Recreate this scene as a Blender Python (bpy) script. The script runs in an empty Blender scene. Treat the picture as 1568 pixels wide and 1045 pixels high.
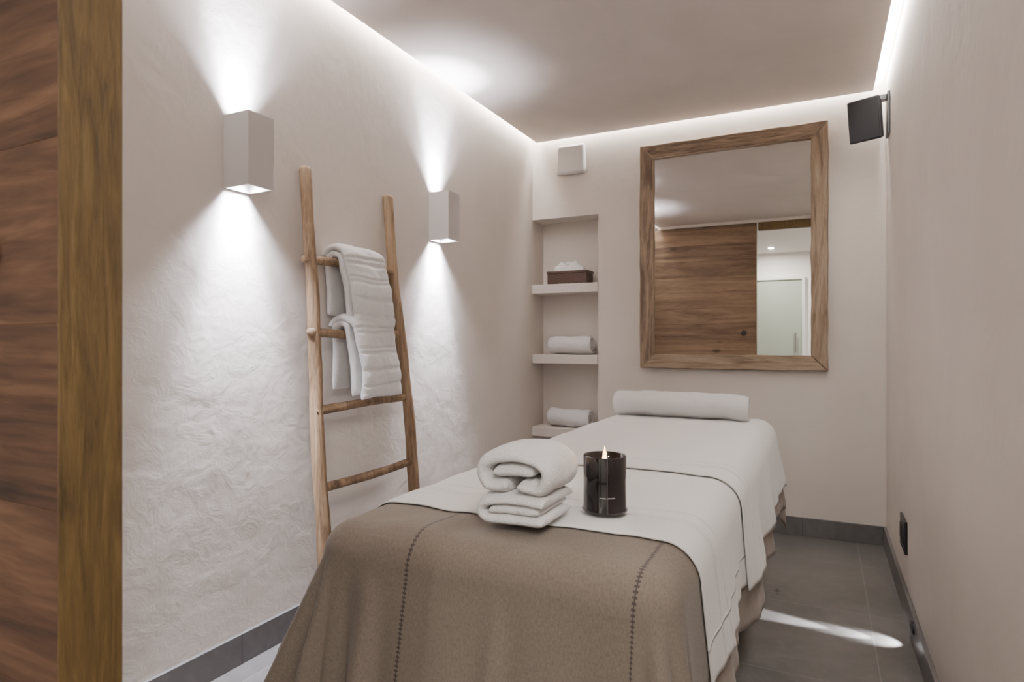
import bpy, bmesh, math, random
from mathutils import Vector, Matrix, noise
random.seed(3)
C = bpy.context.scene.collection
CZ = 1.075   # camera height
XL, XR, YB, YF = -1.74, 0.299, 3.80, 0.39
ZC = CZ + 1.309

# ------------------------------------------------------------ node helpers
def newmat(name):
    m = bpy.data.materials.new(name); m.use_nodes = True
    nt = m.node_tree; b = nt.nodes['Principled BSDF']
    return m, nt, b
def N(nt, t, **kw):
    n = nt.nodes.new(t)
    for k, v in kw.items():
        if k in n.inputs: n.inputs[k].default_value = v
        else: setattr(n, k, v)
    return n
def math_(nt, op, a, b=None, c=None):
    n = nt.nodes.new('ShaderNodeMath'); n.operation = op
    for i, v in enumerate((a, b, c)):
        if v is None: continue
        if isinstance(v, (int, float)): n.inputs[i].default_value = v
        else: nt.links.new(v, n.inputs[i])
    return n.outputs[0]
def ramp(nt, fac, stops):
    r = nt.nodes.new('ShaderNodeValToRGB'); el = r.color_ramp.elements
    while len(el) < len(stops): el.new(0.5)
    for e, (p, c) in zip(el, stops): e.position = p; e.color = (*c, 1)
    nt.links.new(fac, r.inputs[0]); return r.outputs[0]
def coords(nt, scale=(1, 1, 1), kind='Object', offset=None):
    tc = N(nt, 'ShaderNodeTexCoord'); mp = N(nt, 'ShaderNodeMapping')
    mp.inputs['Scale'].default_value = scale
    nt.links.new(tc.outputs[kind], mp.inputs[0])
    if offset is not None: nt.links.new(offset, mp.inputs['Location'])
    return mp.outputs[0]
def noise_(nt, vec, scale, detail=4, rough=.5, dist=0):
    n = N(nt, 'ShaderNodeTexNoise', Scale=scale, Detail=detail, Roughness=rough, Distortion=dist)
    nt.links.new(vec, n.inputs['Vector']); return n.outputs['Fac']
def bump(nt, b, h, strength, dist, prev=None):
    n = N(nt, 'ShaderNodeBump', Strength=strength, Distance=dist)
    nt.links.new(h, n.inputs['Height'])
    if prev is not None: nt.links.new(prev, n.inputs['Normal'])
    nt.links.new(n.outputs[0], b.inputs['Normal']); return n.outputs[0]

def plain(name, col, rough=.5, metal=0, emis=None, es=0):
    m, nt, b = newmat(name)
    b.inputs['Base Color'].default_value = (*col, 1); b.inputs['Roughness'].default_value = rough
    b.inputs['Metallic'].default_value = metal
    if emis: b.inputs['Emission Color'].default_value = (*emis, 1); b.inputs['Emission Strength'].default_value = es
    return m
def plaster(name, c1, c2, bs=.22):
    m, nt, b = newmat(name); v = coords(nt)
    f = noise_(nt, v, 1.8, 6, .6, .5)
    nt.links.new(ramp(nt, f, [(.3, c1), (.7, c2)]), b.inputs['Base Color'])
    h1 = noise_(nt, v, 4.0, 3, .5, .5); n1 = bump(nt, b, h1, bs * .9, .022)
    h2 = noise_(nt, v, 15, 6, .62, .7); n2 = bump(nt, b, h2, bs, .007, n1)
    h3 = math_(nt, 'MAXIMUM', noise_(nt, v, 26, 3, .5, 1.0), .62); bump(nt, b, h3, bs * .8, .006, n2)
    b.inputs['Roughness'].default_value = .62
    b.inputs['Specular IOR Level'].default_value = .3
    return m
def wood(name, cols, axis, grain=1.0, rough=.55, bs=.3, var=.25, big_s=14, knots=False, dist=1.6):
    m, nt, b = newmat(name)
    g = N(nt, 'ShaderNodeNewGeometry'); off = math_(nt, 'MULTIPLY', g.outputs['Random Per Island'], 37.0)
    sc = [1.0, 1.0, 1.0]; sc[axis] = .10
    v = coords(nt, tuple(s * grain for s in sc), offset=off)
    big = noise_(nt, v, big_s, 5, .55, dist)
    fine = noise_(nt, v, 120, 4, .6, .4)
    f = math_(nt, 'ADD', math_(nt, 'MULTIPLY', big, .7), math_(nt, 'MULTIPLY', fine, .3))
    f = math_(nt, 'ADD', f, math_(nt, 'MULTIPLY', math_(nt, 'SUBTRACT', g.outputs['Random Per Island'], .5), var))
    if knots:
        sk = [1.0, 1.0, 1.0]; sk[axis] = .5
        vo = N(nt, 'ShaderNodeTexVoronoi', Scale=3.6); nt.links.new(coords(nt, tuple(sk), offset=off), vo.inputs['Vector'])
        k = math_(nt, 'MAXIMUM', math_(nt, 'SUBTRACT', 1, math_(nt, 'MULTIPLY', vo.outputs['Distance'], 9)), 0)
        f = math_(nt, 'SUBTRACT', f, math_(nt, 'MULTIPLY', k, .45))
    nt.links.new(ramp(nt, f, [(.32, cols[0]), (.5, cols[1]), (.68, cols[2])]), b.inputs['Base Color'])
    bump(nt, b, f, bs, .004); b.inputs['Roughness'].default_value = rough
    return m
def terry(name, col, scale=260):
    m, nt, b = newmat(name); v = coords(nt)
    f = noise_(nt, v, scale, 3, .7)
    nt.links.new(ramp(nt, f, [(.3, tuple(c * .90 for c in col)), (.6, col)]), b.inputs['Base Color'])
    n1 = bump(nt, b, noise_(nt, v, 45, 4), .3, .010)
    bump(nt, b, f, .8, .005, n1)
    b.inputs['Roughness'].default_value = .95; b.inputs['Specular IOR Level'].default_value = .1
    b.inputs['Sheen Weight'].default_value = .3
    return m
def cloth(name, col, vlines=(), hlines=(), hw=.004, stitch=(), stitch_col=(.075, .062, .058), mott=.1, lb=.0028):
    """uv in metres: u across the bed, v along the bed"""
    m, nt, b = newmat(name)
    tc = N(nt, 'ShaderNodeTexCoord'); sp = N(nt, 'ShaderNodeSeparateXYZ'); nt.links.new(tc.outputs['UV'], sp.inputs[0])
    u, w = sp.outputs[0], sp.outputs[1]
    mp = N(nt, 'ShaderNodeMapping'); nt.links.new(tc.outputs['UV'], mp.inputs[0])
    f = noise_(nt, mp.outputs[0], 220, 3, .7)
    mp2 = N(nt, 'ShaderNodeMapping'); nt.links.new(tc.outputs['UV'], mp2.inputs[0]); mp2.inputs['Scale'].default_value = (1, .25, 1)
    f2 = noise_(nt, mp2.outputs[0], 420, 2, .6)
    ff = math_(nt, 'ADD', math_(nt, 'MULTIPLY', f, .5), math_(nt, 'MULTIPLY', f2, .5))
    base = ramp(nt, ff, [(.3, tuple(c * (1 - mott) for c in col)), (.7, tuple(min(1, c * (1 + mott * .6)) for c in col))])
    h = math_(nt, 'MULTIPLY', ff, .35); ln = None
    for src, lst in ((w, hlines), (u, vlines)):
        for y0 in lst:
            d = math_(nt, 'ABSOLUTE', math_(nt, 'SUBTRACT', src, y0))
            l_ = math_(nt, 'MAXIMUM', math_(nt, 'SUBTRACT', 1, math_(nt, 'DIVIDE', d, hw)), 0)
            ln = l_ if ln is None else math_(nt, 'MAXIMUM', ln, l_)
    if stitch:
        tot = None
        for x0 in stitch:
            d = math_(nt, 'ABSOLUTE', math_(nt, 'SUBTRACT', u, x0))
            core = math_(nt, 'LESS_THAN', d, .0011)
            tick = math_(nt, 'MULTIPLY', math_(nt, 'LESS_THAN', d, .0042), math_(nt, 'GREATER_THAN', math_(nt, 'SINE', math_(nt, 'MULTIPLY', w, 800)), .2))
            line = math_(nt, 'MAXIMUM', core, tick)
            tot = line if tot is None else math_(nt, 'MAXIMUM', tot, line)
        mx = N(nt, 'ShaderNodeMix', data_type='RGBA'); nt.links.new(tot, mx.inputs['Factor'])
        nt.links.new(base, mx.inputs[6]); mx.inputs[7].default_value = (*stitch_col, 1); base = mx.outputs[2]
    nt.links.new(base, b.inputs['Base Color'])
    n1 = None
    if ln is not None: n1 = bump(nt, b, ln, 1.0, lb)
    bump(nt, b, h, .5, .002, n1)
    b.inputs['Roughness'].default_value = .92; b.inputs['Specular IOR Level'].default_value = .12
    b.inputs['Sheen Weight'].default_value = .15
    return m

# ------------------------------------------------------------ mesh helpers
def finish(name, bm, mat, smooth=False, parent=None, bevel=0, seg=2):
    me = bpy.data.meshes.new(name); bm.normal_update()
    bm.to_mesh(me); bm.free()
    mats = mat if isinstance(mat, (list, tuple)) else [mat]
    for mm in mats: me.materials.append(mm)
    if smooth:
        for p in me.polygons: p.use_smooth = True
    o = bpy.data.objects.new(name, me); C.objects.link(o)
    if bevel:
        md = o.modifiers.new('bev', 'BEVEL'); md.width = bevel; md.segments = seg; md.limit_method = 'ANGLE'
        if smooth is False:
            for p in me.polygons: p.use_smooth = True
            md.harden_normals = True
    return o
def addbox(bm, x0, x1, y0, y1, z0, z1, mi=0, M=None):
    vs = [bm.verts.new((x, y, z)) for x in (x0, x1) for y in (y0, y1) for z in (z0, z1)]
    if M is not None:
        for v in vs: v.co = M @ v.co
    for f in ((0, 1, 3, 2), (4, 6, 7, 5), (0, 4, 5, 1), (2, 3, 7, 6), (0, 2, 6, 4), (1, 5, 7, 3)):
        fa = bm.faces.new([vs[i] for i in f]); fa.material_index = mi
    return vs
def boxes(name, lst, mat, **kw):
    bm = bmesh.new()
    for b in lst: addbox(bm, *b)
    bmesh.ops.recalc_face_normals(bm, faces=bm.faces)
    return finish(name, bm, mat, **kw)
def empty(name, loc=(0, 0, 0)):
    e = bpy.data.objects.new(name, None); C.objects.link(e); e.location = loc; e.empty_display_size = .1
    return e
def adopt(e, o):
    o.parent = e; o.matrix_parent_inverse = Matrix.Translation(-Vector(e.location))
def lathe(bm, prof, c, seg=48, mi=0):
    rings = []
    for r, z in prof:
        if r < 1e-6: rings.append([bm.verts.new((c[0], c[1], c[2] + z))])
        else: rings.append([bm.verts.new((c[0] + r * math.cos(2 * math.pi * i / seg), c[1] + r * math.sin(2 * math.pi * i / seg), c[2] + z)) for i in range(seg)])
    for a, b in zip(rings, rings[1:]):
        for i in range(seg):
            j = (i + 1) % seg
            if len(a) == 1 and len(b) > 1: f = bm.faces.new((a[0], b[j], b[i]))
            elif len(b) == 1 and len(a) > 1: f = bm.faces.new((a[i], a[j], b[0]))
            elif len(a) > 1: f = bm.faces.new((a[i], a[j], b[j], b[i]))
            else: continue
            f.material_index = mi
def tube(bm, pts, rad, seg=18, nz=0.0, seed=0):
    rings = []
    for k, p in enumerate(pts):
        a = pts[max(0, k - 1)]; b = pts[min(len(pts) - 1, k + 1)]
        t = (b - a).normalized(); u = t.cross(Vector((0.3, .2, .9)) if abs(t.z) < .8 else Vector((0, 1, 0))).normalized(); w = t.cross(u)
        r = []
        for i in range(seg):
            an = 2 * math.pi * i / seg; d = u * math.cos(an) + w * math.sin(an)
            rr = rad[k] * (1 + nz * noise.noise(p * 6 + d * .8 + Vector((seed, 0, 0))))
            r.append(bm.verts.new(p + d * rr))
        rings.append(r)
    for a, b in zip(rings, rings[1:]):
        for i in range(seg):
            bm.faces.new((a[i], a[(i + 1) % seg], b[(i + 1) % seg], b[i]))
    bm.faces.new(rings[0][::-1]); bm.faces.new(rings[-1])
def smoothpath(pts, n):
    """Catmull-Rom resample"""
    out = []
    P = [Vector(p) for p in pts]; P = [P[0] * 2 - P[1]] + P + [P[-1] * 2 - P[-2]]
    for i in range(1, len(P) - 2):
        for k in range(n):
            t = k / n
            out.append(.5 * ((2 * P[i]) + (P[i + 1] - P[i - 1]) * t + (2 * P[i - 1] - 5 * P[i] + 4 * P[i + 1] - P[i + 2]) * t * t + (3 * P[i] - P[i - 1] - 3 * P[i + 1] + P[i + 2]) * t ** 3))
    out.append(P[-2]); return out
def ribbon(bm, path, th, L, to3d, ns=24, nzamp=.003, nzs=9, seed=0, thf=None, skew=None, edge=None):
    """thick fabric strip: 2-D path swept along a length L with rounded edges"""
    path = [Vector(p) for p in path]; m = len(path)
    nr = []
    for k in range(m):
        t = (path[min(m - 1, k + 1)] - path[max(0, k - 1)]); t.normalize(); nr.append(Vector((-t.y, t.x)))
    secs = []; c = edge or th * .5
    S = []
    for q in (0, .15, .45, 1): S.append(-L / 2 + c * q)
    for j in range(1, ns): S.append(-L / 2 + c + (L - 2 * c) * j / ns)
    for q in (1, .45, .15, 0): S.append(L / 2 - c * q)
    for s in S:
        d = (abs(s) - (L / 2 - c)) / c
        f = math.sqrt(max(.06, 1 - d * d)) if d > 0 else 1
        A = []; B = []
        for k in range(m):
            fk = f
            kk = min(k, m - 1 - k)
            if kk < 3: fk *= (.45, .78, .94)[kk]
            t = th * .5 * fk
            if thf: t *= thf(k / (m - 1), s / L)
            p = path[k]; sk = skew(k / (m - 1)) if skew else 0
            for sgn, lst in ((1, A), (-1, B)):
                q = p + nr[k] * t * sgn
                v = to3d(q.x, q.y, s + sk)
                nv = noise.noise_vector(v * nzs + Vector((seed, seed, 0))) + noise.noise_vector(v * nzs * 4) * .25
                lst.append(bm.verts.new(v + nv * nzamp))
        secs.append((A, B))
    nf = []
    for (A, B), (A2, B2) in zip(secs, secs[1:]):
        for k in range(m - 1):
            nf.append(bm.faces.new((A[k], A[k + 1], A2[k + 1], A2[k]))); nf.append(bm.faces.new((B[k + 1], B[k], B2[k], B2[k + 1])))
        nf.append(bm.faces.new((A[0], A2[0], B2[0], B[0]))); nf.append(bm.faces.new((A[-1], B[-1], B2[-1], A2[-1])))
    for (A, B), rev in ((secs[0], 0), (secs[-1], 1)):
        for k in range(m - 1): nf.append(bm.faces.new((A[k], B[k], B[k + 1], A[k + 1])))
    bmesh.ops.recalc_face_normals(bm, faces=nf)
def subsurf(o, l=1):
    md = o.modifiers.new('sub', 'SUBSURF'); md.levels = l; md.render_levels = l

# ------------------------------------------------------------ materials
M_wall = plaster('plaster_wall', (.705, .64, .58), (.775, .71, .65))
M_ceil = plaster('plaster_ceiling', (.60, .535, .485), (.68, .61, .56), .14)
M_white = plaster('plaster_corridor', (.78, .75, .72), (.82, .79, .76), .05)
M_door = wood('oak_planks', [(.022, .010, .006), (.095, .045, .024), (.19, .10, .053)], 0, .9, .75, .5, .05, 11, True, 2.6)
M_doorb = wood('oak_planks_inside', [(.07, .038, .020), (.17, .105, .058), (.27, .175, .10)], 0, .9, .6, .5, .2, 9, True, 2.0)
M_edge = wood('oak_edge', [(.048, .028, .008), (.105, .063, .019), (.16, .10, .032)], 2, 4.2, .6, .5, 0)
M_frame = wood('reclaimed_oak', [(.10, .065, .04), (.26, .185, .12), (.38, .30, .22)], 2, 1.6, .75, .8)
M_frameh = wood('reclaimed_oak_h', [(.10, .065, .04), (.26, .185, .12), (.38, .30, .22)], 0, 1.6, .75, .8)
M_lad = wood('teak_branch', [(.085, .05, .024), (.235, .15, .083), (.38, .27, .165)], 2, 1.8, .65, .7, .1)
M_towel = terry('terry_white', (.95, .93, .925))
M_sconce = plain('sconce_plaster', (.62, .585, .575), .6)
M_black = plain('black_plastic', (.012, .012, .014), .4)
M_grille = plain('black_grille', (.02, .02, .022), .7)
M_plastic = plain('white_plastic', (.78, .76, .74), .35)
M_led = plain('led_strip', (1, 1, 1), .5, 0, (1, .975, .95), 56)

def stone(name, dark, light, tx, ty, grout, off=(0, 0)):
    m, nt, b = newmat(name); v = coords(nt)
    f = noise_(nt, v, 3.0, 7, .62, .7)
    f2 = noise_(nt, v, 28, 4, .6)
    f = math_(nt, 'ADD', math_(nt, 'MULTIPLY', f, .8), math_(nt, 'MULTIPLY', f2, .2))
    ridge = math_(nt, 'MAXIMUM', math_(nt, 'SUBTRACT', 1, math_(nt, 'MULTIPLY', math_(nt, 'ABSOLUTE', math_(nt, 'SUBTRACT', noise_(nt, v, 2.2, 5, .6, 1.2), .5)), 90)), 0)
    f = math_(nt, 'ADD', f, math_(nt, 'MULTIPLY', ridge, .07))
    col = ramp(nt, f, [(.3, dark), (.55, tuple((a + c) / 2 for a, c in zip(dark, light))), (.72, light)])
    tc = N(nt, 'ShaderNodeTexCoord'); sp = N(nt, 'ShaderNodeSeparateXYZ'); nt.links.new(tc.outputs['Object'], sp.inputs[0])
    def line(o, per, of):
        fr = math_(nt, 'FRACT', math_(nt, 'DIVIDE', math_(nt, 'ADD', o, of + 50 * per), per))
        return math_(nt, 'LESS_THAN', math_(nt, 'MULTIPLY', fr, per), .004)
    g = math_(nt, 'MAXIMUM', line(sp.outputs[0], tx, off[0]), line(sp.outputs[1], ty, off[1]))
    mx = N(nt, 'ShaderNodeMix', data_type='RGBA'); nt.links.new(g, mx.inputs['Factor']); nt.links.new(col, mx.inputs[6]); mx.inputs[7].default_value = (*grout, 1)
    nt.links.new(mx.outputs[2], b.inputs['Base Color'])
    bump(nt, b, f, .10, .004)
    nt.links.new(ramp(nt, f, [(.3, (.26,) * 3), (.7, (.38,) * 3)]), b.inputs['Roughness'])
    return m
M_floor = stone('slate_floor', (.085, .079, .075), (.21, .198, .19), .6, .6, (.21, .20, .19), (.437, .2))
M_base = stone('slate_base', (.085, .08, .08), (.21, .20, .195), .6, .6, (.05, .05, .05), (.1, .35))

# ------------------------------------------------------------ room shell
boxes('floor', [(-2.2, 1.4, -2.6, 4.1, -.1, 0)], M_floor)
ZT = ZC + .075
boxes('ceiling', [(-2.2, 1.4, YF - .04, 4.1, ZT, ZT + .1), (XL + .05, XR - .062, YF, YB - .045, ZC, ZT + .01)], M_ceil)
boxes('ceiling_corridor', [(-2.2, 1.4, -2.6, YF - .06, ZC, ZC + .17)], M_white)
boxes('wall_left', [(XL - .1, XL, -2.6, 4.1, 0, ZT)], M_wall)
boxes('wall_right', [(XR, XR + .1, YF - .06, 4.1, 0, ZT)], M_wall)
NX, NT = -1.28, CZ + .81
boxes('wall_back', [(NX, XR, YB, 4.1, 0, ZT), (XL, NX, YB, 4.1, NT, ZT), (XL, NX, YB + .18, 4.1, 0, NT),
                    (XL, NX, YB, YB + .18, 0, .16)], M_wall)
for n, (a, b_) in enumerate(((.315, .375), (-.149, -.09), (-.634, -.572))):
    boxes('niche_shelf' if n == 0 else 'niche_shelf.%03d' % n, [(XL + .001, NX - .001, YB - .012, YB + .179, CZ + a, CZ + b_)], M_wall, bevel=.004)
# front (entrance) side: right of opening + header
boxes('wall_front', [(XR + .1, 1.4, YF - .06, YF + .04, 0, ZC), ], M_white)
boxes('wall_corridor_end', [(-2.2, 1.4, -2.6, -2.5, 0, ZC)], M_white)
boxes('wall_corridor_right', [(1.3, 1.4, -2.5, YF - .06, 0, ZC)], M_white)
boxes('trim_door_header', [(-.62, XR - .001, .332, .388, CZ + 1.19, CZ + 1.275)], M_edge, bevel=.004)
boxes('trim_door_track', [(-1.7, XR - .001, .332, .388, CZ + 1.277, ZC + .0)], M_wall)
boxes('trim_door_jamb', [(XR - .05, XR - .002, .332, .388, 0, CZ + 1.189)], M_edge, bevel=.003)
# baseboards
boxes('baseboard_left', [(XL, XL + .014, .40, YB, 0, .10)], M_base, bevel=.002)
boxes('baseboard_right', [(XR - .014, XR, .40, YB, 0, .10)], M_base, bevel=.002)
boxes('baseboard_back', [(XL + .015, XR - .015, YB - .014, YB, 0, .10)], M_base, bevel=.002)
# LED strips in the ceiling slots
boxes('led_strip_left', [(XL + .012, XL + .04, .42, YB - .01, ZT - .012, ZT - .002)], M_led)
boxes('led_strip_right', [(XR - .045, XR - .012, .42, YB - .01, ZT - .012, ZT - .002)], M_led)
boxes('led_strip_back', [(XL + .05, XR - .06, YB - .034, YB - .012, ZT - .012, ZT - .002)], M_led)

# sliding plank door
door = empty('sliding_door', (-1.15, .36, 1.2))
def planks(name, y0, y1, mat, gap):
    bm = bmesh.new(); z = .916 - .175 * 6
    while z < CZ + 1.27:
        a, b_ = max(.012, z + gap), min(CZ + 1.272, z + .175 - gap)
        if b_ > a + .01: addbox(bm, XL + .005, -.6362, y0, y1, a, b_)
        z += .175
    bmesh.ops.recalc_face_normals(bm, faces=bm.faces)
    adopt(door, finish(name, bm, mat, bevel=.0005, seg=1))
planks('planks_front', .3300, .3323, M_door, .0001)
planks('planks_back', .3877, .390, M_doorb, .0012)
adopt(door, boxes('door_core', [(XL + .005, -.639, .3325, .3875, .012, CZ + 1.272)], plain('core', (.05, .025, .012), .7)))
adopt(door, boxes('door_edge', [(-.6389, -.6355, .3303, .3897, .012, CZ + 1.272)], M_edge, bevel=.001))
for nm, ya, yb in (('handle_front', .3255, .3299), ('handle_back', .3901, .3945)):
    bm = bmesh.new()
    bmesh.ops.create_cone(bm, cap_ends=True, segments=32, radius1=.028, radius2=.028, depth=yb - ya,
                          matrix=Matrix.Translation((-.765, (ya + yb) / 2, CZ + .085)) @ Matrix.Rotation(math.pi / 2, 4, 'X'))
    adopt(door, finish(nm, bm, M_black, bevel=.002))

# shower-room glass door at the end of corridor
gd = empty('glass_door', (-.6, -2.48, 1))
M_glassp = plain('frosted_glass', (.42, .46, .39), .25)
adopt(gd, boxes('frame', [(-.98, -.94, -2.499, -2.44, 0, 2.02), (-.27, -.23, -2.499, -2.44, 0, 2.02), (-.94, -.27, -2.499, -2.44, 1.98, 2.02)], plain('frame_white', (.75, .76, .72), .4), bevel=.003))
adopt(gd, boxes('pane', [(-.939, -.271, -2.48, -2.47, .01, 1.979)], M_glassp))
adopt(gd, boxes('handle', [(-.36, -.34, -2.44, -2.42, .9, 1.2)], plain('steel', (.6, .6, .6), .25, 1), bevel=.004))

# ------------------------------------------------------------ wall mirror
mir = empty('wall_mirror', (-.488, YB - .02, CZ + .135))
x0, x1, z0, z1, fw = -1.002, .028, CZ - .165, CZ + 1.19, .085
def mitred(name, pts, mat):
    bm = bmesh.new()
    f = [bm.verts.new((p[0], YB - .042, p[1])) for p in pts]; g = [bm.verts.new((p[0], YB - .002, p[1])) for p in pts]
    bm.faces.new(f); bm.faces.new(g[::-1])
    for i in range(4): bm.faces.new((f[i], g[i], g[(i + 1) % 4], f[(i + 1) % 4]))
    bmesh.ops.recalc_face_normals(bm, faces=bm.faces)
    bmesh.ops.subdivide_edges(bm, edges=[e for e in bm.edges if e.calc_length() > .5], cuts=30, use_grid_fill=True)
    for v in bm.verts:
        n_ = noise.noise_vector(v.co * 8); v.co.x += n_.x * .004; v.co.z += n_.z * .004
    o = finish(name, bm, mat, bevel=.005); adopt(mir, o)
mitred('frame_left', [(x0, z0), (x0 + fw, z0 + fw), (x0 + fw, z1 - fw), (x0, z1)], M_frame)
mitred('frame_right', [(x1, z0), (x1, z1), (x1 - fw, z1 - fw), (x1 - fw, z0 + fw)], M_frame)
mitred('frame_top', [(x0, z1), (x0 + fw, z1 - fw), (x1 - fw, z1 - fw), (x1, z1)], M_frameh)
mitred('frame_bottom', [(x0, z0), (x1, z0), (x1 - fw, z0 + fw), (x0 + fw, z0 + fw)], M_frameh)
adopt(mir, boxes('mirror_glass', [(x0 + fw - .01, x1 - fw + .01, YB - .022, YB - .006, z0 + fw - .01, z1 - fw + .01)], plain('silver_mirror', (.90, .90, .89), .01, 1)))

# ------------------------------------------------------------ sconces
def sconce(y, first):
    e = empty('wall_sconce' if first else 'wall_sconce.001', (XL + .058, y + .05, CZ + .615))
    a, b_, c, d, w = XL + .001, XL + .116, y, y + .102, .006
    zb, zt = CZ + .4975, CZ + .733
    o = boxes('housing', [(a, b_, c, c + w, zb, zt), (a, b_, d - w, d, zb, zt), (a, a + w, c + w, d - w, zb, zt), (b_ - w, b_, c + w, d - w, zb, zt),
                          (a + w, b_ - w, c + w, d - w, CZ + .585, CZ + .645)], M_sconce)
    adopt(e, o)
    bm = bmesh.new()
    for zz in (CZ + .5805, CZ + .6495):
        bmesh.ops.create_cone(bm, cap_ends=True, segments=24, radius1=.022, radius2=.022, depth=.008, matrix=Matrix.Translation(((a + b_) / 2, (c + d) / 2, zz)))
    adopt(e, finish('bulbs', bm, plain('bulb', (1, 1, 1), .5, 0, (.93, .95, 1), 25)))
    for up in (0, 1):
        for nm, en, sz, ss, off in (('narrow', 340, 50, .036, .055), ('wide', 60 if up else 90, 100, .040, .036)):
            l = bpy.data.lights.new('sconce_light', 'SPOT'); l.energy = en; l.color = (.86, .875, 1.0)
            l.spot_size = math.radians(sz); l.spot_blend = 1; l.shadow_soft_size = ss
            lo = bpy.data.objects.new(('up_light_' if up else 'down_light_') + nm, l); C.objects.link(lo)
            lo.location = ((a + b_) / 2 - .008, (c + d) / 2, zt - off if up else zb + off)
            lo.rotation_euler = Vector((-.05, 0, 1 if up else -1)).to_track_quat('-Z', 'Y').to_euler()
            adopt(e, lo)
sconce(1.39, True); sconce(2.567, False)

# ------------------------------------------------------------ ladder
def lx(z): return -1.712 + (.625 - z) * .094     # z relative to camera
bm = bmesh.new()
def rail(ya, yb, ra, rb, seed):
    pts = []; rad = []
    n = 26
    for i in range(n + 1):
        t = i / n; z = -1.073 + t * 1.70
        pts.append(Vector((lx(z) + .004 * math.sin(t * 7 + seed), ya + (yb - ya) * t + .006 * math.sin(t * 9 + seed * 2), CZ + z)))
        r = ra + (rb - ra) * t
        rad.append(r)
    top = pts[-1]
    for k, (dz, f) in enumerate(((.008, .93), (.014, .75), (.018, .45))):
        pts.append(top + Vector((-.0005, 0, dz))); rad.append(rb * f)
    tube(bm, pts, rad, 20, .20, seed)
rail(1.675, 1.722, .026, .022, 1); rail(2.245, 2.212, .026, .022, 5)
for k, (za, zb_) in enumerate(((.297, .305), (.033, .030), (-.255, -.243), (-.528, -.522))):
    n = 16; pts = []; rad = []
    for i in range(n + 1):
        t = i / n; zz = za + (zb_ - za) * t
        pts.append(Vector((lx(zz) + .003 * math.sin(t * 5 + k), 1.70 + .54 * t - .02, CZ + zz - .006 * math.sin(t * math.pi) * (1 if k % 2 else -.6))))
        rad.append(.0165 if 0 < i < n else .014)
    tube(bm, pts, rad, 16, .22, k * 3)
o = finish('towel_ladder', bm, M_lad, smooth=True)

def draped(name, zr, y0, y1, fdrop, bdrop, seed):
    xr = lx(zr); R = .019; th = .026
    pth = [(xr - R - th * .5 - .004, zr - bdrop), (xr - R - th * .5 - .003, zr - bdrop * .5), (xr - R - th * .5 - .001, zr - .02)]
    for a in (150, 120, 90, 60, 30):
        an = math.radians(a); pth.append((xr + (R + th * .55) * math.cos(an), zr + (R + th * .55) * math.sin(an)))
    pth += [(xr + R + th * .6, zr - .03), (xr + R + th * .7 + .006, zr - fdrop * .4), (xr + R + th * .75 + .012, zr - fdrop * .75), (xr + R + th * .75 + .014, zr - fdrop)]
    path = smoothpath([(p[0], p[1], 0) for p in pth], 7); path = [(p.x, p.y) for p in path]
    ym = (y0 + y1) / 2
    bm = bmesh.new()
    ribbon(bm, path, th, y1 - y0, lambda a, b, s: Vector((a, ym + s + .012 * math.sin(b * 9 + seed), CZ + b)), 22, .006, 11, seed, None, skew=lambda t: .012 * (t - .5))
    # outer folded-over layer
    xo = xr + R + th * 1.35 + .012
    pth2 = []
    for a in (150, 120, 90, 60, 30):
        an = math.radians(a); pth2.append((xr + (R + th * 1.55) * math.cos(an), zr + (R + th * 1.55) * math.sin(an), 0))
    pth2 += [(xo - .002, zr - .04, 0), (xo + .008, zr - fdrop * .45, 0), (xo + .013, zr - fdrop * .8, 0), (xo + .015, zr - fdrop - .014, 0)]
    path2 = [(p.x, p.y) for p in smoothpath(pth2, 12)]
    bands = (.52, .555, .66, .695, .80, .90)
    def thf2(t, s):
        g = 1.0 + .12 * noise.noise(Vector((t * 9, s * 6, seed)))
        for c0 in bands:
            d = abs(t - c0 - .006 * math.sin(s * 5 + seed))
            if d < .014: g *= .45 + .55 * d / .014
        return g
    ribbon(bm, path2, .032, (y1 - y0) * .98, lambda a, b, s: Vector((a + .008 * math.sin(s * 14 + seed), ym + s + .004 + .012 * math.sin(b * 9 + seed), CZ + b)), 26, .010, 9, seed + 4, thf2, skew=lambda t: .012 * (t - .5), edge=.028)
    o = finish(name, bm, M_towel, smooth=True); subsurf(o, 1)
draped('hanging_towel', .301, 1.840, 2.085, .235, .20, 1)
draped('hanging_towel.001', .031, 1.84, 2.11, .240, .22, 9)

# ------------------------------------------------------------ massage table
BX0, BX1, BY0, BY1, BZ = -.92, -.205, .955, 3.05, .70
tab = empty('massage_table', ((BX0 + BX1) / 2, (BY0 + BY1) / 2, .6))
M_uph = plain('taupe_upholstery', (.30, .25, .21), .6)
M_tw = wood('beech', [(.30, .18, .09), (.42, .27, .15), (.5, .34, .2)], 1, 1, .5)
adopt(tab, boxes('mattress', [(BX0 + .01, BX1 - .01, BY0 + .01, BY1 - .01, BZ - .09, BZ - .006)], M_uph, bevel=.05, seg=5))
adopt(tab, boxes('frame', [(BX0 + .05, BX1 - .05, BY0 + .08, BY1 - .08, BZ - .17, BZ - .091)], M_tw, bevel=.004))
lg = [(x, x + .07, y, y + .07, 0, BZ - .1705) for x in (BX0 + .08, BX1 - .15) for y in (BY0 + .15, BY1 - .22)]
lg += [(BX0 + .10, BX1 - .10, y + .02, y + .05, .16, .22) for y in (BY0 + .15, BY1 - .22)]
lg += [(-.58, -.54, BY0 + .2, BY1 - .17, .17, .21)]
adopt(tab, boxes('legs', lg, M_tw, bevel=.004))

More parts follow.
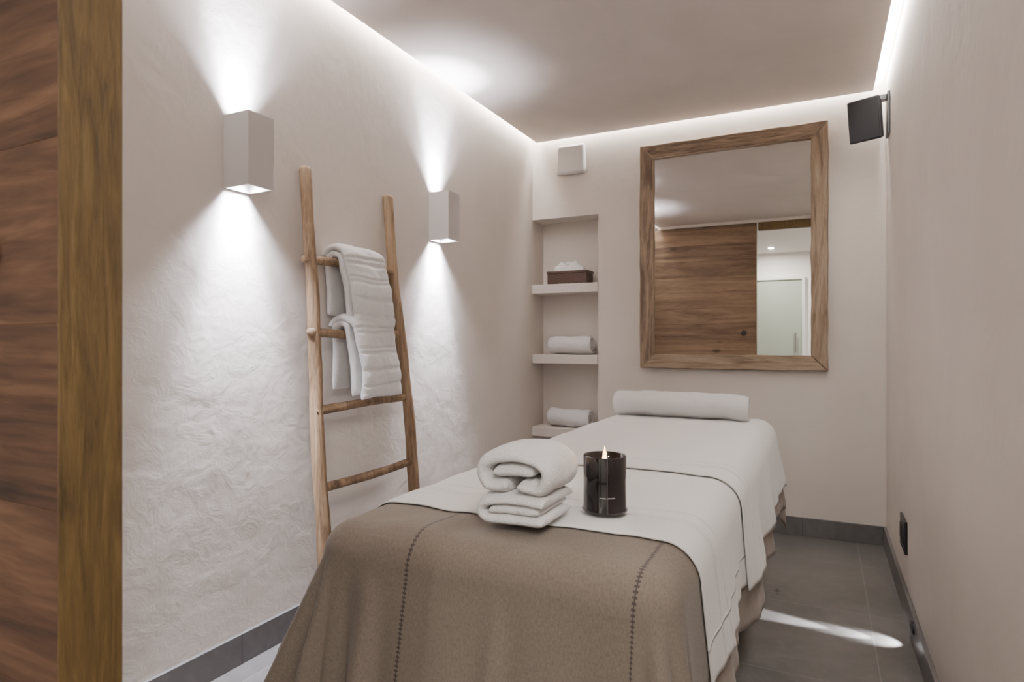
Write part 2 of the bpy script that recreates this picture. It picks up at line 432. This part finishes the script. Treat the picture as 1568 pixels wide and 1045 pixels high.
R = .06
def drape(a, b, off):
    px = min(max(a, BX0 + R), BX1 - R); py = min(max(b, BY0 + R), BY1 - R)
    v = Vector((a - px, b - py)); e = v.length
    top = BZ + off
    wr = .0050 * noise.noise(Vector((a * 5, b * 5, 1))) + .0036 * noise.noise(Vector((a * 14, b * 10, 4)))
    if e < 1e-6: return Vector((a, b, top + wr))
    d = v / e; q = R * math.pi / 2
    corner = 2 * abs(d.x * d.y)
    fx = .10
    if d.x < 0: fx += .27 * (-d.x) * max(0, 1 - (py - BY0) / 1.0)
    if d.y < 0: fx += .06 * (-d.y)
    if e < q:
        th = e / R; out = (R + off) * math.sin(th); z = top - (R + off) * (1 - math.cos(th)); g = 0
    else:
        g = e - q; out = R + off + fx * g; z = BZ - R - g * math.sqrt(1 - min(.8, fx) ** 2)
    amp = min(1, g / .28)
    fold = .044 * noise.noise(Vector((px * 6 + d.x * 1.3, py * 5 + d.y * 1.3, 2.0))) + .018 * noise.noise(Vector((px * 15 + d.x * 3, py * 12 + d.y * 3, 7.0)))
    ph = math.atan2(d.y, d.x)
    fold += corner * (.045 if d.x < 0 else .035) * math.sin(ph * (13 if d.x < 0 else 11))
    if d.y < -.5:   # soft vertical creases on the foot end
        for xc, wd, hh in ((-.77, .020, .040), (-.825, .018, -.030), (-.50, .014, .022), (-.47, .02, -.012), (-.34, .03, -.012)):
            fold += hh * math.exp(-((px - xc) / wd) ** 2)
    out += amp * fold
    s = max(0, 1 - e / q) if e < q else 0
    return Vector((px + d.x * out, py + d.y * out, z + wr * s))
def clothobj(name, a0, a1, b0, b1, off, mat, step=.011, thick=.004, hem=0.004, seed=0):
    bm = bmesh.new(); uv = bm.loops.layers.uv.new('UVMap')
    na = int((a1 - a0) / step); nb = int((b1 - b0) / step)
    V = []
    for i in range(na + 1):
        row = []
        for j in range(nb + 1):
            a = a0 + (a1 - a0) * i / na; b = b0 + (b1 - b0) * j / nb
            # edges not perfectly straight
            bb = b + .010 * noise.noise(Vector((a * 3, seed, 5))) * max(0, 1 - (b - b0) / .2)
            aa = a + .018 * noise.noise(Vector((b * 3.1, seed, 9))) * max(0, 1 - (a1 - a) / .2)
            vv = bm.verts.new(drape(aa, bb, off)); row.append((vv, (a, b)))
        V.append(row)
    for i in range(na):
        for j in range(nb):
            q = (V[i][j], V[i + 1][j], V[i + 1][j + 1], V[i][j + 1])
            f = bm.faces.new([x[0] for x in q])
            for l, x in zip(f.loops, q): l[uv].uv = x[1]
    o = finish(name, bm, mat, smooth=True)
    md = o.modifiers.new('sol', 'SOLIDIFY'); md.thickness = thick; md.offset = 1
    return o
M_skirt = cloth('taupe_cover', (.33, .28, .24), mott=.12)
M_blanket = cloth('taupe_wool', (.205, .170, .138), stitch=(-.69, -.262), mott=.28)
M_sheet1 = cloth('white_cotton', (.90, .88, .86), hlines=(1.26, 1.275, 1.33), vlines=(BX1 + .150,), hw=.005, mott=.04, lb=.003)
M_sheet2 = cloth('white_cotton_top', (.91, .89, .87), hlines=(1.80, 1.815, 1.86), hw=.005, mott=.04, lb=.003)
adopt(tab, clothobj('table_cover', BX0 - .34, BX1 + .335, BY0 - .30, BY1 + .28, 0.0, M_skirt, .014, .003, seed=1))
clothobj('wool_blanket', BX0 - .24, BX1 + .20, BY0 - .50, 1.45, .006, M_blanket, .010, .004, seed=2)
clothobj('bed_sheet', BX0 - .10, BX1 + .225, 1.135, 1.95, .013, M_sheet1, .010, .003, seed=3)
clothobj('bed_sheet.001', BX0 - .12, BX1 + .238, 1.69, BY1 + .10, .020, M_sheet2, .010, .004, seed=4)
TOP = BZ + .027

# ------------------------------------------------------------ towels on table
def roll(name, ctr, L, r, flat, axis, seed, th=.017, nz=.004, sag=0):
    turns = (r - .010 - th / 2) / (th * .96); n = 28
    tot = int(turns * n); p = []
    end = math.radians(-60)
    for i in range(tot + 1):
        an = end - 2 * math.pi * (tot - i) / n; rr = .010 + th * .96 * i / n
        p.append((rr * math.cos(an), rr * math.sin(an)))
    bm = bmesh.new()
    kx, kz = flat
    def f(a, b, s):
        q = 1 + .07 * noise.noise(Vector((s * 7, seed, 0)))
        return Vector((ctr[0] + s, ctr[1] + a * kx * q, ctr[2] + b * kz * q - sag * (2 * s / L) ** 2))
    ribbon(bm, p, th, L, f, 30, nz, 8, seed, skew=lambda t: .012 * t * t, edge=th)
    o = finish(name, bm, M_towel, smooth=True); return o
roll('rolled_bath_towel', (-.595, 2.92, TOP + .063), .60, .076, (1.30, .86), 'X', 4.4, .022, .012, .008)
roll('rolled_towel', (-1.505, YB + .085, CZ - .09 + .066), .30, .068, (1.15, .94), 'X', 1.0, .02, .009)
roll('rolled_towel.001', (-1.51, YB + .085, CZ - .572 + .066), .29, .068, (1.15, .94), 'X', 2.2, .02, .009)

# folded stack
def folded(name, cx, cy, z0, W, D, t, rot, seed, paths):
    bm = bmesh.new(); c, s_ = math.cos(rot), math.sin(rot)
    def f(a, b, s):
        k = (2 * s / D) ** 2
        bb = b * (1 - .10 * k * k)
        aa = a * (1 - .05 * k)
        return Vector((cx + aa * c - s * s_, cy + aa * s_ + s * c, z0 + bb))
    for n, p in enumerate(paths):
        path = [(q.x, q.y) for q in smoothpath([(a, b, 0) for a, b in p], 5)]
        def thf(tt, s): return 1 + .10 * noise.noise(Vector((tt * 12, s * 5, seed + n)))
        ribbon(bm, path, t, D * (1 - .05 * n), f, 22, .0045, 12, seed, thf=thf, edge=t * .9)
    o = finish(name, bm, M_towel, smooth=True); subsurf(o, 1)
st = (-.530, 1.135)
t, W = .0215, .158; h = W / 2 - t
folded('folded_towel', st[0] + .002, st[1], BZ + .021, W, .158, t, 0, 3, [
    [(h + t * .3, t * .5), (h * .5, t * .5), (0, t * .5), (-h * .6, t * .5), (-h, t * .6), (-h - t * .7, t * .95), (-h - t * .85, t * 1.4), (-h - t * .6, t * 1.9), (-h * .95, t * 2.2), (-h * .5, t * 2.3), (0, t * 2.32), (h * .5, t * 2.3), (h, t * 2.25), (h + t * .4, t * 2.15)],
    [(h * .95, t * 1.40), (h * .3, t * 1.40), (-h * .5, t * 1.40), (-h * .95, t * 1.42)]])
t, W = .0300, .160; h = W / 2 - t
folded('folded_towel.001', st[0] + .001, st[1] + .003, BZ + .021 + .058, W, .160, t, 0, 8, [
    [(-h * .2, t * .62), (-h * .6, t * .52), (-h - t * .1, t * .56), (-h - t * .5, t * .95), (-h - t * .66, t * 1.5), (-h - t * .48, t * 2.05), (-h * .85, t * 2.45), (-h * .4, t * 2.62), (0, t * 2.66), (h * .4, t * 2.62), (h * .85, t * 2.45),
     (h + t * .48, t * 2.05), (h + t * .66, t * 1.5), (h + t * .5, t * .95), (h + t * .1, t * .56), (h * .6, t * .52), (h * .2, t * .62)],
    [(-h * .85, t * 1.55), (-h * .3, t * 1.62), (h * .3, t * 1.62), (h * .85, t * 1.55)]])

# ------------------------------------------------------------ candle
cc = (-.407, 1.25, BZ + .0225)
can = empty('scented_candle', cc)
m, nt, b = newmat('smoked_glass')
b.inputs['Base Color'].default_value = (.018, .013, .015, 1); b.inputs['Roughness'].default_value = .02
b.inputs['Transmission Weight'].default_value = .5; b.inputs['IOR'].default_value = 1.45; b.inputs['Coat Weight'].default_value = .6
M_gl = m
bm = bmesh.new()
KS = 1.07
lathe(bm, [(r * KS, z * KS) for r, z in [(0, 0), (.040, 0), (.0445, .0015), (.0445, .005), (.0415, .009), (.0415, .06), (.0418, .106), (.0410, .1075), (.0395, .106), (.0392, .06), (.0385, .018), (0, .015)]], cc, 64)
bmesh.ops.recalc_face_normals(bm, faces=bm.faces)
adopt(can, finish('glass_jar', bm, M_gl, smooth=True))
bm = bmesh.new(); lathe(bm, [(r * KS, z * KS) for r, z in [(0, .0165), (.0375, .0195), (.0383, .03), (.0386, .079), (.034, .0775), (0, .077)]], cc, 48)
bmesh.ops.recalc_face_normals(bm, faces=bm.faces)
adopt(can, finish('wax', bm, plain('dark_wax', (.014, .010, .012), .35), smooth=True))
bm = bmesh.new(); lathe(bm, [(0, .082), (.001, .082), (.001, .096), (0, .0965)], cc, 8)
adopt(can, finish('wick', bm, M_black))
bm = bmesh.new(); lathe(bm, [(0, .094), (.003, .097), (.0052, .103), (.0048, .110), (.0030, .120), (.001, .129), (0, .133)], cc, 20)
adopt(can, finish('flame', bm, plain('flame', (1, .7, .3), .5, 0, (1, .60, .24), 9), smooth=True))
l = bpy.data.lights.new('flame_glow', 'POINT'); l.energy = .15; l.color = (1, .55, .22); l.shadow_soft_size = .005
lo = bpy.data.objects.new('flame_light', l); C.objects.link(lo); lo.location = (cc[0], cc[1], cc[2] + .140); adopt(can, lo)
bm = bmesh.new(); ang0 = math.atan2(-cc[1], -cc[0]) + .12
for k in range(12):
    if k == 5: continue
    a = ang0 + (k - 5.5) * .06
    Mx = Matrix.Translation(cc) @ Matrix.Rotation(a, 4, 'Z')
    addbox(bm, .0417 * KS, .0420 * KS, -.0008, .0008, .033, .0352, 0, Mx)
adopt(can, finish('printed_lettering', bm, plain('print', (.6, .55, .5), .6)))

# ------------------------------------------------------------ tissue box
tb = empty('tissue_box', (-1.50, YB + .07, CZ + .42))
m, nt, b = newmat('wicker'); v = coords(nt)
w = N(nt, 'ShaderNodeTexChecker', Scale=110); nt.links.new(v, w.inputs[0])
w.inputs[1].default_value = (.10, .045, .027, 1); w.inputs[2].default_value = (.03, .014, .010, 1)
nt.links.new(w.outputs[0], b.inputs['Base Color']); bump(nt, b, w.outputs[1], .8, .004)
zb = CZ + .377
adopt(tb, boxes('box', [(-1.638, -1.362, YB + .008, YB + .138, zb, zb + .078)], m, bevel=.006))
adopt(tb, boxes('rim', [(-1.642, -1.358, YB + .004, YB + .142, zb + .066, zb + .084)], m, bevel=.005))
bm = bmesh.new(); n1 = 30; n2 = 14; V = []
for i in range(n1 + 1):
    row = []
    for j in range(n2 + 1):
        t_ = i / n1 * 2 - 1; s = j / n2 * 2 - 1
        e = max(0, 1 - t_ * t_) ** .4 * max(0, 1 - s * s) ** .5
        p = Vector((-1.50 + t_ * .105, YB + .073 + s * .035, zb + .083 + e * .068))
        nv = noise.noise_vector(p * 30) * .030 * e
        row.append(bm.verts.new(p + nv))
    V.append(row)
for i in range(n1):
    for j in range(n2): bm.faces.new((V[i][j], V[i + 1][j], V[i + 1][j + 1], V[i][j + 1]))
adopt(tb, finish('tissues', bm, plain('tissue', (.85, .83, .82), .9), smooth=True))

# ------------------------------------------------------------ speaker
sp = empty('wall_speaker', (.21, 3.62, CZ + 1.115))
Mx = Matrix.Translation((.205, 3.62, CZ + 1.115)) @ Matrix.Rotation(math.radians(-24), 4, 'Z') @ Matrix.Rotation(math.radians(10), 4, 'X')
bm = bmesh.new()
vs = addbox(bm, -.078, .078, -.05, .06, -.105, .105)
for v_ in vs:
    if v_.co.y > 0: v_.co.x *= .62; v_.co.z *= .85
    v_.co = Mx @ v_.co
bmesh.ops.recalc_face_normals(bm, faces=bm.faces)
adopt(sp, finish('cabinet', bm, M_black, bevel=.008, seg=3))
bm = bmesh.new(); addbox(bm, -.070, .070, -.056, -.0505, -.097, .097, 0, Mx); bmesh.ops.recalc_face_normals(bm, faces=bm.faces)
adopt(sp, finish('grille', bm, M_grille, bevel=.003))
adopt(sp, boxes('bracket', [(.286, .2985, 3.58, 3.69, CZ + 1.03, CZ + 1.24), (.235, .287, 3.62, 3.66, CZ + 1.21, CZ + 1.238), (.232, .252, 3.625, 3.665, CZ + 1.15, CZ + 1.236)], M_black, bevel=.003))

# alarm siren
dv = empty('alarm_siren', (-1.455, YB - .03, CZ + 1.18))
bm = bmesh.new(); vs = addbox(bm, -1.562, -1.352, YB - .042, YB - .001, CZ + 1.080, CZ + 1.275)
for v_ in vs:
    if v_.co.z > CZ + 1.2 : v_.co.x = -1.457 + (v_.co.x + 1.457) * .92
    if v_.co.y < YB - .03: v_.co.x = -1.457 + (v_.co.x + 1.457) * .97; v_.co.z += (.003 if v_.co.z < CZ + 1.2 else -.008)
bmesh.ops.recalc_face_normals(bm, faces=bm.faces)
adopt(dv, finish('body', bm, M_plastic, bevel=.019, seg=5))

# socket on right wall, baseboard light
so = empty('wall_socket', (XR - .005, 2.97, CZ - .78))
adopt(so, boxes('plate', [(XR - .010, XR - .0005, 2.885, 3.055, CZ - .845, CZ - .715)], M_black, bevel=.003))
adopt(so, boxes('sockets', [(XR - .0125, XR - .0101, 2.90, 2.962, CZ - .81, CZ - .75), (XR - .0125, XR - .0101, 2.978, 3.04, CZ - .81, CZ - .75)], M_grille, bevel=.002))
def wash(name, side, y):
    xs = XR - .0172 if side > 0 else XL + .0172
    fl = empty(name, (xs, y, .065))
    bm = bmesh.new()
    bmesh.ops.create_cone(bm, cap_ends=True, segments=32, radius1=.022, radius2=.022, depth=.006, matrix=Matrix.Translation((xs, y, .066)) @ Matrix.Rotation(math.pi / 2, 4, 'Y'))
    adopt(fl, finish('bezel', bm, M_black, bevel=.001))
    for nm, en, sz, dz in (('beam_far', 210, 15, -.13), ('beam_mid', 30, 26, -.33), ('beam_near', 9, 64, -.9)):
        l = bpy.data.lights.new('wash', 'SPOT'); l.energy = en; l.color = (.95, .96, 1); l.spot_size = math.radians(sz); l.spot_blend = .8; l.shadow_soft_size = .005
        lo = bpy.data.objects.new(nm, l); C.objects.link(lo); lo.location = (xs - side * .010, y, .064)
        lo.rotation_euler = Vector((-side, .10, dz)).to_track_quat('-Z', 'Y').to_euler(); adopt(fl, lo)
wash('floor_wash_light', 1, 2.585)
wash('floor_wash_light.001', -1, 2.585)

# corridor downlights
for k, (x, y) in enumerate(((.35, -.9), (-.65, -1.9), (.75, -.4))):
    e = empty('corridor_downlight' + ('' if k == 0 else '.%03d' % k), (x, y, ZC))
    bm = bmesh.new(); lathe(bm, [(.035, -.006), (.045, -.006), (.045, -.0005), (.035, -.0005)], (x, y, ZC), 32)
    adopt(e, finish('ring', bm, M_plastic, smooth=True))
    l = bpy.data.lights.new('down', 'AREA'); l.shape = 'DISK'; l.size = .06; l.energy = 26; l.color = (1, .95, .89)
    lo = bpy.data.objects.new('lamp', l); C.objects.link(lo); lo.location = (x, y, ZC - .004); adopt(e, lo)

w = bpy.data.worlds.new('World'); bpy.context.scene.world = w; w.use_nodes = True
w.node_tree.nodes['Background'].inputs[0].default_value = (.8, .82, .9, 1); w.node_tree.nodes['Background'].inputs[1].default_value = .05

cam = bpy.data.cameras.new('camera'); co = bpy.data.objects.new('camera', cam); C.objects.link(co)
co.location = (0, 0, CZ); co.rotation_euler = (math.pi / 2, 0, math.radians(26.5))
cam.sensor_width = 36; cam.lens = 954 / 1568 * 36; cam.clip_start = .01
cam.dof.use_dof = True; cam.dof.focus_distance = 2.0; cam.dof.aperture_fstop = 8
bpy.context.scene.camera = co
